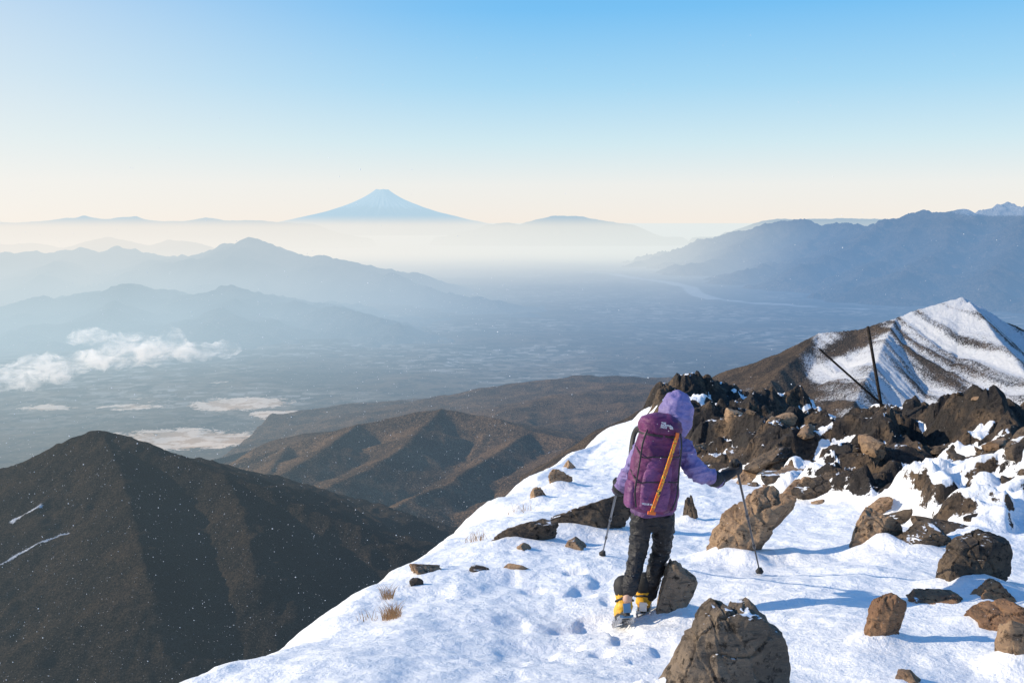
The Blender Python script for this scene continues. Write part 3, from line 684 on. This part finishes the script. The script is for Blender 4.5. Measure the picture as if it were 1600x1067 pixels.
sp_ = [H(1020, 796), H(1021, 775, .0), H(1026, 740, .03), H(1034, 708, .07), H(1046, 684, .09), H(1052, 668, .1)]
LS, LE, LW = H(1007, 700, .07), H(982, 742, .02), H(968, 764, .24)
RS, RE, RWr = H(1065, 700, .07), H(1089, 736, .02), H(1122, 750, .17)
LH, LK, LA = H(1003, 806, 0), H(997, 862, .03), H(981, 930, -.12)
RH, RKn, RA = H(1037, 806, 0), H(1032, 862, .10), H(1010, 934, .12)
LPtop = H(967, 752, .30); LPtip = ground_hit(941, 867)
RPtip = ground_hit(1188, 897); RPtop = H(1149, 722, .2)
def along(a, b, d): v = b-a; return a+v/np.linalg.norm(v)*d
LG, RG = along(LPtop, LPtip, .07), along(RPtop, RPtip, .075)
def hand_parts(G, top_, tip, Wr, fr, pr):
    a = top_-tip; a = a/np.linalg.norm(a); w = Wr-G; w = w-a*np.dot(w, a); w /= np.linalg.norm(w); t = np.cross(a, w)
    rho = .017+fr; P = []
    for off, sw, k in [(.031, 205, 1.), (.010, 222, 1.05), (-.011, 210, 1.), (-.031, 180, .85)]:
        pts = [G+a*off+w*.045]
        for ph in np.linspace(25, sw, 6): pts.append(G+a*(off-.004*math.sin(math.radians(ph)))+rho*(math.cos(math.radians(ph))*w+math.sin(math.radians(ph))*t))
        P.append(tube(pts, [fr*k*1.1]+[fr*k*(1-.04*i) for i in range(6)], 10, 3))
    pts = [G+w*.06-a*.01-t*.005, G+w*.035-t*.02+a*.02]
    for ph in np.linspace(-60, -150, 3): pts.append(G+a*(.045)+rho*(math.cos(math.radians(ph))*w+math.sin(math.radians(ph))*t))
    P.append(tube(pts, [fr*1.3, fr*1.25, fr*1.15, fr*1.1, fr], 10, 3))
    P.append(tube([Wr, (Wr+G+w*.05)/2, G+w*.05, G+w*.036], [(pr*.8, pr*.8), (pr*1.0, pr*.9), (pr*1.05, pr*.8), (pr*1.0, pr*.6)], 12, 3))
    return P
hc = H(1056, 648, .12)
body = [tube(sp_, [(.085, .112), (.09, .112), (.09, .112), (.095, .128), (.07, .08), (.05, .055)], 18),
        ellipsoid(hc, (.073, .092, .108)),
        ellipsoid(hc+np.array([.03, .09, -.01]), (.013, .02, .02), n=10, m=8),
        ellipsoid(hc+np.array([.025, .075, -.055]), (.035, .03, .03)),
        ellipsoid(hc+np.array([-.073, .0, 0]), (.01, .02, .03), n=10, m=8), ellipsoid(hc+np.array([.073, .0, 0]), (.01, .02, .03), n=10, m=8),
        tube([sp_[3], LS, LE, LW], [.05, .045, .038, .028]), tube([sp_[3], RS, RE, RWr], [.05, .045, .038, .028]),
        tube([LH, LK, LA, LA-np.array([0, 0, .03])], [.066, .046, .034, .034]), tube([RH, RKn, RA, RA-np.array([0, 0, .03])], [.066, .046, .034, .034]),
        tube([LA, LA+np.array([0, .14, -.07])], [.034, .03]), tube([RA, RA+np.array([0, .14, -.03])], [.034, .03])]
body += hand_parts(LG, LPtop, LPtip, LW, .008, .026)+hand_parts(RG, RPtop, RPtip, RWr, .008, .026)
b = fused("body", body, M_SKIN, .0065, 2); adopt(b, person)
for s in (-1, 1):
    V, F = ellipsoid(hc+np.array([s*.028+.015, .086, .01]), (.012, .01, .009), n=10, m=8)
    e = mesh_obj("eye", V, F, M_EYE); adopt(e, person)
hr = fused("hair", [ellipsoid(hc+np.array([0, -.02, .02]), (.081, .088, .108))], M_HAIR, .01, 2); adopt(hr, person)

jk = [tube([H(1020, 801), H(1021, 780, 0), H(1025, 742, .02), H(1033, 710, .05), H(1042, 690, .07), H(1050, 672, .09), H(1053, 662, .1)],
           [(.125, .165), (.12, .155), (.115, .145), (.12, .150), (.105, .122), (.08, .09), (.075, .082)], 26, 6, True, False),
      tube([sp_[3], LS, (LS+LE)/2, LE, LW, along(LE, LW, np.linalg.norm(LW-LE)+.02)], [.073, .068, .064, .057, .048, .045], 16),
      tube([sp_[3], RS, (RS+RE)/2+np.array([0, 0, .005]), RE, (RE+RWr)/2, RWr], [.073, .076, .074, .070, .060, .051], 16)]
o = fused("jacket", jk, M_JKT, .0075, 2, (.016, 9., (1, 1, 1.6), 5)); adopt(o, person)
# hood: shell open at the face
Vh, Fh = ellipsoid((0, 0, 0), (.110, .15, .172), n=72, m=54)
rt = Euler((math.radians(-20), math.radians(5), math.radians(-20))).to_matrix()
keep = [f for f in Fh if not (len(f) < 5 and np.mean([Vh[i][1] for i in f]) > .10)]
pk = Vh.copy(); tt = np.clip((pk[:, 2]+.172)/.344, 0, 1); pk[:, 0] *= 1+.14*(1-tt)-.06*sstep(.6, 1, tt)
d = .07*(1-2*np.abs(vn(pk[:, 0]*13, pk[:, 1]*9, pk[:, 2]*17, 9)))+.04*vn(pk[:, 0]*30, pk[:, 1]*30, pk[:, 2]*40, 11)
seam = -.03*np.exp(-((np.abs(pk[:, 0])-.045)/.006)**2)*(tt > .3)
pk = pk*(1+d+seam)[:, None]
pk = pk@np.array(rt).T+H(1056, 648, .10)
o = mesh_obj("hood", pk, keep, M_HOOD); s = o.modifiers.new("thick", 'SOLIDIFY'); s.thickness = .010
o.data = evaluated(o); o.modifiers.clear(); adopt(o, person)

tr = [tube([H(1019, 792), H(1019, 810)], [(.10, .142), (.095, .134)], 24),
      tube([LH, H(1000, 834, .02), LK, H(989, 895, -.05), H(984, 920, -.10)], [(.095, .080), (.090, .075), (.077, .066), (.070, .061), (.072, .061)], 18),
      tube([RH, H(1036, 834, .05), RKn, H(1021, 898, .10), H(1012, 926, .12)], [(.095, .080), (.090, .075), (.077, .066), (.070, .061), (.072, .061)], 18)]
o = fused("trousers", tr, M_TRS, .0075, 2, (.014, 11., (1, 1, 1.7), 15)); adopt(o, person)

for G, tp_, ti, Wr, El in ((LG, LPtop, LPtip, LW, LE), (RG, RPtop, RPtip, RWr, RE)):
    pr = hand_parts(G, tp_, ti, Wr, .0150, .049); cf = along(Wr, El, .05)
    pr.append(tube([cf, Wr], [.066, .058], 14, 3))
    o = fused("glove", pr, M_GLOVE, .005, 1); adopt(o, person)

def boot(heel, pitch, yaw):
    heel = np.array(heel); R = Euler((pitch, 0, yaw)).to_matrix(); SC = 1.12
    g = hz(heel[0], heel[1]+.1)
    low = min((np.array(R@Vector((0, y, -.03))))[2] for y in (0, .26)); heel[2] = max(heel[2], g-low-.005)
    tf = lambda co: np.asarray(co, float)*SC@np.array(R).T+heel
    parts = [tube([(0, .03, .065), (0, .12, .065), (0, .21, .052), (0, .25, .045)], [(.055, .045), (.05, .046), (.042, .047), (.032, .04)], 16),
             tube([(0, .045, .06), (0, .03, .13), (0, .015, .18)], [.052, .056, .060], 16)]
    bt = fused("boot", parts, M_YEL, .006, 2, (.003, 18, (1, 1, 1), 3), post=lambda co: tf(np.stack([co[:, 0], co[:, 1], np.maximum(co[:, 2], .022)], -1)))
    adopt(bt, person)
    out = [(.042*math.cos(a)*(1+.08*math.sin(a)), .13+.165*math.sin(a)) for a in np.linspace(0, 2*math.pi, 28, endpoint=False)]
    V = [(x, y, z) for z in (0, .028) for x, y in out]; n = 28
    F = [(i, (i+1) % n, n+(i+1) % n, n+i) for i in range(n)]+[tuple(range(n))[::-1], tuple(range(n, 2*n))]
    sl = mesh_obj("sole", tf(np.array(V)), F, M_RUB, False); adopt(sl, bt)
    V, F = join([tube([(0, .02, .17), (0, .012, .20)], [.064, .066], 18, 3), tube([(-.058, .02, .1), (0, -.028, .115), (.058, .02, .1)], [.008, .008, .008], 8)])
    c2 = mesh_obj("cuff", tf(V), F, M_RUB); adopt(c2, bt)
    P = []
    for y0, y1 in ((.0, .10), (.16, .28)):
        for s in (-1, 1): P.append(box((s*.04, (y0+y1)/2, -.006), (.010, y1-y0+.006, .026)))
        P.append(box((0, y0, -.004), (.090, .012, .020))); P.append(box((0, y1, -.004), (.088, .012, .020)))
        for yy in (y0, (y0+y1)/2, y1):
            for s in (-1, 1):
                V = [(s*.04-.010, yy-.013, -.01), (s*.04+.010, yy-.013, -.01), (s*.04+.010, yy+.013, -.01), (s*.04-.010, yy+.013, -.01), (s*.042, yy, -.05)]
                P.append((V, [(0, 1, 2, 3), (0, 4, 1), (1, 4, 2), (2, 4, 3), (3, 4, 0)]))
    P.append(box((0, .13, -.002), (.025, .08, .004)))
    P.append(box((0, -.036, .045), (.05, .012, .06)))
    V, F = join(P); cr = mesh_obj("crampon", tf(V), F, M_STEEL, False); adopt(cr, bt)
boot(H(979, 962, -.16), math.radians(-30), math.radians(6))
boot(H(1005, 956, .06), math.radians(-8), math.radians(-10))

# ------------------------------------------------------------ backpack
pc = H(1014, 799, -.15)
pack = empty("backpack", Vector(pc)); top(pack, "large plum hiking backpack with orange lashing worn on the back", "backpack")
TP = Matrix.Translation(Vector(pc)) @ Euler((math.radians(-5), math.radians(7.5), math.radians(4))).to_matrix().to_4x4()
TR = np.array(TP.to_3x3())
def tp(co): return np.asarray(co, float)@TR.T+pc
def sect(z, w, d, y, n=40, pw=.6):
    a = np.linspace(0, 2*math.pi, n, endpoint=False); sg = lambda v: np.sign(v)*np.abs(v)**pw
    return np.stack([w*sg(np.cos(a)), y+d*sg(np.sin(a)), np.full(n, z)], -1)
def stack(S):
    n = len(S[0]); V = np.concatenate(S); F = [tuple(int(q) for q in f) for f in grid_faces(len(S), n, True)]+[tuple(range(n))[::-1], tuple(range((len(S)-1)*n, len(S)*n))]
    return V, F
zz = [0, .02, .08, .2, .35, .48, .58, .61]; ww = [.10, .145, .172, .176, .170, .156, .140, .12]; dd = [.07, .11, .125, .13, .13, .125, .115, .10]
o = fused("main_bag", [stack([sect(z, w, d, 0, pw=.72) for z, w, d in zip(zz, ww, dd)])], M_PACK, .008, 2, (.009, 9, (1, 1, 1.3), 33), post=tp); adopt(o, pack)
o = fused("front_pocket", [stack([sect(z, w, d, -.115, pw=.8) for z, w, d in zip([.03, .05, .2, .36, .42], [.08, .105, .11, .09, .06], [.02, .030, .038, .030, .02])])], M_PACK2, .007, 2, (.006, 12, (1, 1, 1.3), 35), post=tp); adopt(o, pack)
o = fused("lid", [stack([sect(z, w, d, -.01, pw=.75) for z, w, d in zip([.575, .59, .63, .675, .70, .715], [.128, .150, .156, .142, .105, .06], [.12, .14, .145, .13, .10, .06])])], M_PACK, .007, 2, (.006, 10, (1, 1, 1), 38), post=tp); adopt(o, pack)
for s in (-1, 1):
    o = fused("side_pocket", [stack([sect(z, w, d, 0, pw=.8)+np.array([s*.154, 0, 0]) for z, w, d in zip([.02, .05, .15, .22], [.02, .035, .04, .03], [.06, .09, .09, .08])])], M_PACK2, .008, 2, (.006, 12, (1, 1, 1), 40), post=tp); adopt(o, pack)
    V, F = tube([(s*.07, .12, .52), (s*.09, .20, .565), (s*.11, .28, .54), (s*.12, .30, .45), (s*.125, .24, .28), (s*.125, .13, .16)], [(.014, .026)]*6, 12, 5)
    o = mesh_obj("shoulder_strap", tp(V), F, M_BLACK); adopt(o, pack)
    V, F = tube([(s*.120, -.142, .60), (s*.140, -.138, .50), (s*.145, -.138, .34), (s*.152, -.138, .16), (s*.13, -.135, .05)], [(.003, .006)]*5, 8, 4)
    o = mesh_obj("webbing_strap", tp(V), F, M_BLACK); adopt(o, pack)
V, F = stack([sect(.565+dz, .146, .122, 0, pw=.72) for dz in (-.007, .007)]); o = mesh_obj("compression_strap", tp(V), F[:-2], M_BLACK); adopt(o, pack)
for z in (.24, .42):
    w_ = np.interp(z, zz, ww)+.004
    V, F = tube([(s2*w_, -.02, z+.05) if abs(s2) == 1 else (s2*w_, -.130-.026*(1-abs(s2)), z+.02*s2) for s2 in (-1, -.8, -.4, 0, .4, .8, 1)], [(.003, .005)]*7, 8, 3)
    o = mesh_obj("compression_strap", tp(V), F, M_BLACK); adopt(o, pack)
# ribbon: dark core with orange and yellow dashes along two edges
m, t, out = newmat("orange_yellow_band"); tc = t.n('ShaderNodeTexCoord').outputs['Object']
wv = t.n('ShaderNodeTexNoise'); t.L.new(t.scalevec(tc, (1., 1, 1.)), wv.inputs['Vector']); wv.inputs['Scale'].default_value = 34; wv.inputs['Detail'].default_value = 2
c = t.mix(t.step(wv.outputs[0], .48, .52), (.75, .15, .02), (.84, .42, .03)); c = t.mix(t.step(wv.outputs[0], .58, .60), c, (.03, .02, .03))
t.L.new(bsdf(t, c, .5), out.inputs[0]); M_CORD = m
V, F = [], []; K_ = 26
for k in range(K_):
    f_ = k/(K_-1); x_ = .092-.112*f_; y_ = -.168-.014*math.sin(f_*3.1); z_ = .578-.555*f_; w_ = .0115
    V += [(x_-w_, y_, z_), (x_+w_, y_, z_), (x_+w_, y_+.02, z_), (x_-w_, y_+.02, z_)]
for k in range(K_-1):
    for j in range(4): F.append((4*k+j, 4*k+(j+1) % 4, 4*k+4+(j+1) % 4, 4*k+4+j))
F += [(0, 1, 2, 3), (4*K_-4, 4*K_-3, 4*K_-2, 4*K_-1)]
o = mesh_obj("lashing_band", tp(V), F, M_CORD, False); adopt(o, pack)
for bb in (((-.02, -.165, .020), (.055, .02, .022)), ((.092, -.160, .585), (.02, .02, .04))):
    V, F = box(*bb); o = mesh_obj("buckle", tp(V), F, M_ORG, False); adopt(o, pack)
def text_obj(txt, size, loc, name="logo"):
    cu = bpy.data.curves.new("t", 'FONT'); cu.body = txt; cu.size = size; cu.extrude = .0008; cu.offset = .0004; cu.align_x = 'LEFT'; cu.space_line = .78
    to = link(bpy.data.objects.new("t", cu)); me = evaluated(to); bpy.data.objects.remove(to)
    co = getco(me); setco(me, tp(np.stack([co[:, 0], -co[:, 2], co[:, 1]], -1)+np.array(loc))); me.materials.clear(); me.materials.append(M_WHITE)
    return link(bpy.data.objects.new(name, me))
lid = bpy.data.objects["lid"]; mb = bpy.data.objects["front_pocket"]
o = text_obj("THE\nNORTH\nFACE", .019, (-.035, -.170, .656)); o.parent = lid
P = [tube([(.030+r*math.cos(a), -.168, .626+r*math.sin(a)) for a in np.linspace(.0, math.pi/2, 6)], [.0022]*6, 6, 2) for r in (.009, .016, .023)]
V, F = join(P); o2 = mesh_obj("logo", tp(V), F, M_WHITE); o2.parent = lid
o3 = text_obj("TELLUS 45", .017, (-.10, -.168, .075), "lettering"); o3.parent = mb

# ------------------------------------------------------------ trekking poles
def trek(topp, tip, label):
    e = empty("trekking_pole", Vector(tip)); top(e, label, "trekking pole")
    L = np.linalg.norm(tip-topp); A = lambda d: along(topp, tip, d)
    V, F = tube([A(-.01), A(.02), A(.06), A(.12), A(.15)], [.020, .015, .0165, .015, .012], 12, 3); o = mesh_obj("grip", V, F, M_RUB); adopt(o, e)
    V, F = join([tube([A(.14), A(L*.45)], [.0095, .0095], 10, 2), tube([A(L*.44), A(L*.72)], [.0085, .0085], 10, 2), tube([A(L*.71), A(L-.03)], [.0072, .0065], 10, 2),
                 tube([A(L*.43), A(L*.46)], [.0135, .0135], 10, 2), tube([A(L*.70), A(L*.73)], [.0125, .0125], 10, 2)]); o = mesh_obj("shaft", V, F, M_POLE); adopt(o, e)
    c = A(L-.075); ax = (tip-topp)/L; u = np.cross(ax, [0, 1, 0]); u /= np.linalg.norm(u); w = np.cross(ax, u); P = []
    a_ = np.linspace(0, 2*math.pi, 24, endpoint=False); Vd = []
    for rr_, hh_ in ((.010, -.012), (.026, -.006), (.036, .002), (.036, .005), (.024, .001), (.008, -.004)): Vd += [c+ax*hh_+rr_*(1-.18*(math.cos(3*a) > .3)*(rr_ > .02))*(math.cos(a)*u+math.sin(a)*w) for a in a_]
    Fd = [tuple(int(q) for q in f) for f in grid_faces(6, 24, True)]+[tuple(range(24)), tuple(range(120, 144))]
    P.append((np.array(Vd), Fd)); P.append(tube([A(L-.10), A(L-.05)], [.012, .01], 10, 2)); V, F = join(P); o = mesh_obj("basket", V, F, M_RUB); adopt(o, e)
    V, F = tube([A(L-.045), A(L+.012)], [.006, .0025], 8, 2); o = mesh_obj("tip", V, F, M_STEEL); adopt(o, e)
    V, F = tube([A(.0), A(.03)+u*.03, A(.11)+u*.045-w*.01, A(.15)+u*.02, A(.10)-w*.03, A(.01)], [(.003, .009)]*6, 8, 4); o = mesh_obj("wrist_strap", V, F, M_BLACK); adopt(o, e)
trek(LPtop, LPtip, "black trekking pole held low beside the leg, basket on snow")
trek(RPtop, RPtip, "black trekking pole held out sideways and planted in snow")

# ------------------------------------------------------------ summit posts
M_WOOD = mat_rock("weathered_wood", (.035, .028, .024), (.07, .055, .045), (.02, .018, .016))
def post(u0, v0, u1, v1, Yd, r, label):
    a, b_ = W(u0, v0, Yd), W(u1, v1, Yd+.1); b2 = along(b_, a, -.6)
    P = [along(a, b2, d) for d in np.linspace(0, np.linalg.norm(b2-a), 7)]
    V, F = tube(P, [r*k for k in (.85, .95, .92, 1., .97, 1.05, 1.05)], 9, 2, roundcap=False); o = mesh_obj("wooden_post", V, F, M_WOOD, False)
    o.data.transform(Matrix.Translation(-Vector(b_))); o.location = b_
    top(o, label, "post")
    return o
post(1356, 510, 1375, 622, 17.7, .029, "upright dark weathered wooden post on the rocky summit")
post(1280, 545, 1360, 616, 17.5, .020, "leaning thin dark wooden post on the rocky summit")

# ------------------------------------------------------------ dry grass
M_GRASS = simple("dry_grass", (.48, .27, .12), .8, var=.4, vscale=30)
def tuft(u, v, n, hgt, spread, seed):
    r = random.Random(seed); c = ground_hit(u, v); V, F = [], []
    A = np.array([r.uniform(0, 6.28) for _ in range(n)]); Q = np.array([spread*r.random()**.5 for _ in range(n)]); xs_, ys_ = Q*np.cos(A), Q*np.sin(A)
    z_ = hfield(c[0]+xs_, c[1]+ys_)[0]-c[2]-.02
    for x, y, z0 in zip(xs_, ys_, z_):
        h = hgt*r.uniform(.4, 1.1); lx, ly = r.uniform(-.7, .7)*h, r.uniform(-.5, .5)*h; w = .0022; k = len(V)
        V += [(x-w, y, z0), (x+w, y, z0), (x+lx*.4+w*.8, y+ly*.4, z0+h*.6), (x+lx*.4-w*.8, y+ly*.4, z0+h*.6), (x+lx, y+ly, z0+h*.9)]
        F += [(k, k+1, k+2, k+3), (k+3, k+2, k+4)]
    o = mesh_obj("dry_grass_tuft", V, F, M_GRASS, False); o.location = c
    top(o, "tuft of dry rust-brown grass poking through snow", "grass", "dry grass tufts along the snow edge")
for a in [(612, 966, 120, .17, .07, 1), (606, 935, 60, .16, .05, 2), (430, 1000, 45, .10, .12, 4), (572, 968, 14, .12, .10, 5), (745, 845, 40, .16, .15, 6), (810, 800, 30, .2, .2, 7)]: tuft(*a)

# ------------------------------------------------------------ airborne snow crystals
N = 9000; r_ = rng.random(N); y = 1.8+13*r_**1.4; left_ = rng.random(N) < .6
x = y*np.where(left_, rng.uniform(-.62, .0, N), rng.uniform(-.62, .62, N)); z = y*np.where(left_, rng.uniform(-.6, -.05, N), rng.uniform(-.6, .18, N))
g = np.where(x > -3, hfield(x, y)[0], -99); ok = z > g+.1; x, y, z = x[ok], y[ok], z[ok]; N = len(x)
s = rng.choice([.0006, .0008, .0011, .0014, .0020], N, p=[.3, .3, .2, .16, .04])*(y/4)**.5
oc = np.array([(1, 0, 0), (-1, 0, 0), (0, 1, 0), (0, -1, 0), (0, 0, 1), (0, 0, -1)], float)
of = np.array([(0, 2, 4), (2, 1, 4), (1, 3, 4), (3, 0, 4), (2, 0, 5), (1, 2, 5), (3, 1, 5), (0, 3, 5)])
V = (np.stack([x, y, z], -1)[:, None]+oc[None]*s[:, None, None]).reshape(-1, 3); F = (of[None]+6*np.arange(N)[:, None, None]).reshape(-1, 3)
o = link(bpy.data.objects.new("snowflakes", np_mesh("snowflakes", V, F, simple("ice_crystal", (.9, .9, .92), .4, var=.02))))
top(o, "fine wind-blown snow crystals sparkling in the air", "snow", None, "stuff")

# ------------------------------------------------------------ light, sky, camera
AZ = math.radians(-86); EL = math.radians(24)
sd = Vector((math.sin(AZ)*math.cos(EL), math.cos(AZ)*math.cos(EL), math.sin(EL)))
sun = bpy.data.lights.new("sun", 'SUN'); sun.energy = 5.0; sun.angle = math.radians(.5); sun.color = (1, .88, .70)
so = link(bpy.data.objects.new("sun", sun)); so.rotation_euler = (-sd).to_track_quat('-Z', 'Y').to_euler()
w = bpy.data.worlds.new("World"); scene.world = w; w.use_nodes = True; t = NT(w.node_tree); t.N.clear()
out = t.n('ShaderNodeOutputWorld'); bg = t.n('ShaderNodeBackground'); sky = t.n('ShaderNodeTexSky', sky_type='NISHITA')
sky.sun_disc = False; sky.sun_elevation = EL; sky.sun_rotation = AZ; sky.altitude = 2500; sky.air_density = 1.0; sky.dust_density = 1.2; sky.ozone_density = 2.0
bg.inputs[1].default_value = .12
tc = t.n('ShaderNodeTexCoord').outputs['Generated']; sx = t.n('ShaderNodeSeparateXYZ'); t.L.new(tc, sx.inputs[0])
cr = t.n('ShaderNodeValToRGB'); t.L.new(sx.outputs[2], cr.inputs[0]); K = 1/.12
els = cr.color_ramp.elements
stops = [(0, (.93, .86, .79)), (.035, (.88, .88, .85)), (.075, (.66, .84, .90)), (.13, (.40, .71, .93)), (.20, (.19, .55, .93)), (.32, (.11, .39, .82)), (1, (.06, .20, .58))]
els[0].position, els[0].color = stops[0][0], (*stops[0][1], 1); els[1].position, els[1].color = 1, (*stops[-1][1], 1)
for p_, c_ in stops[1:-1]: e_ = els.new(p_); e_.color = (*c_, 1)
lf = t.m('MULTIPLY', t.step(sx.outputs[0], .05, -.75), t.step(sx.outputs[2], .55, .10))
g1 = t.mix(t.m('MULTIPLY', lf, .70), cr.outputs[0], (.97, .92, .86))
gain = t.n('ShaderNodeVectorMath', operation='SCALE'); t.L.new(g1, gain.inputs[0]); gain.inputs['Scale'].default_value = K
c = t.mix(.93, sky.outputs[0], gain.outputs[0])
t.L.new(c, bg.inputs[0]); t.L.new(bg.outputs[0], out.inputs[0])

cam = bpy.data.cameras.new("camera"); cam.sensor_width = 36; cam.lens = 36*FPX/1600; cam.clip_start = .1; cam.clip_end = 1500000
co = link(bpy.data.objects.new("camera", cam)); co.rotation_euler = (math.pi/2-PITCH, 0, 0); scene.camera = co
scene.view_settings.view_transform = 'Standard'; scene.view_settings.look = 'None'; scene.view_settings.exposure = 0
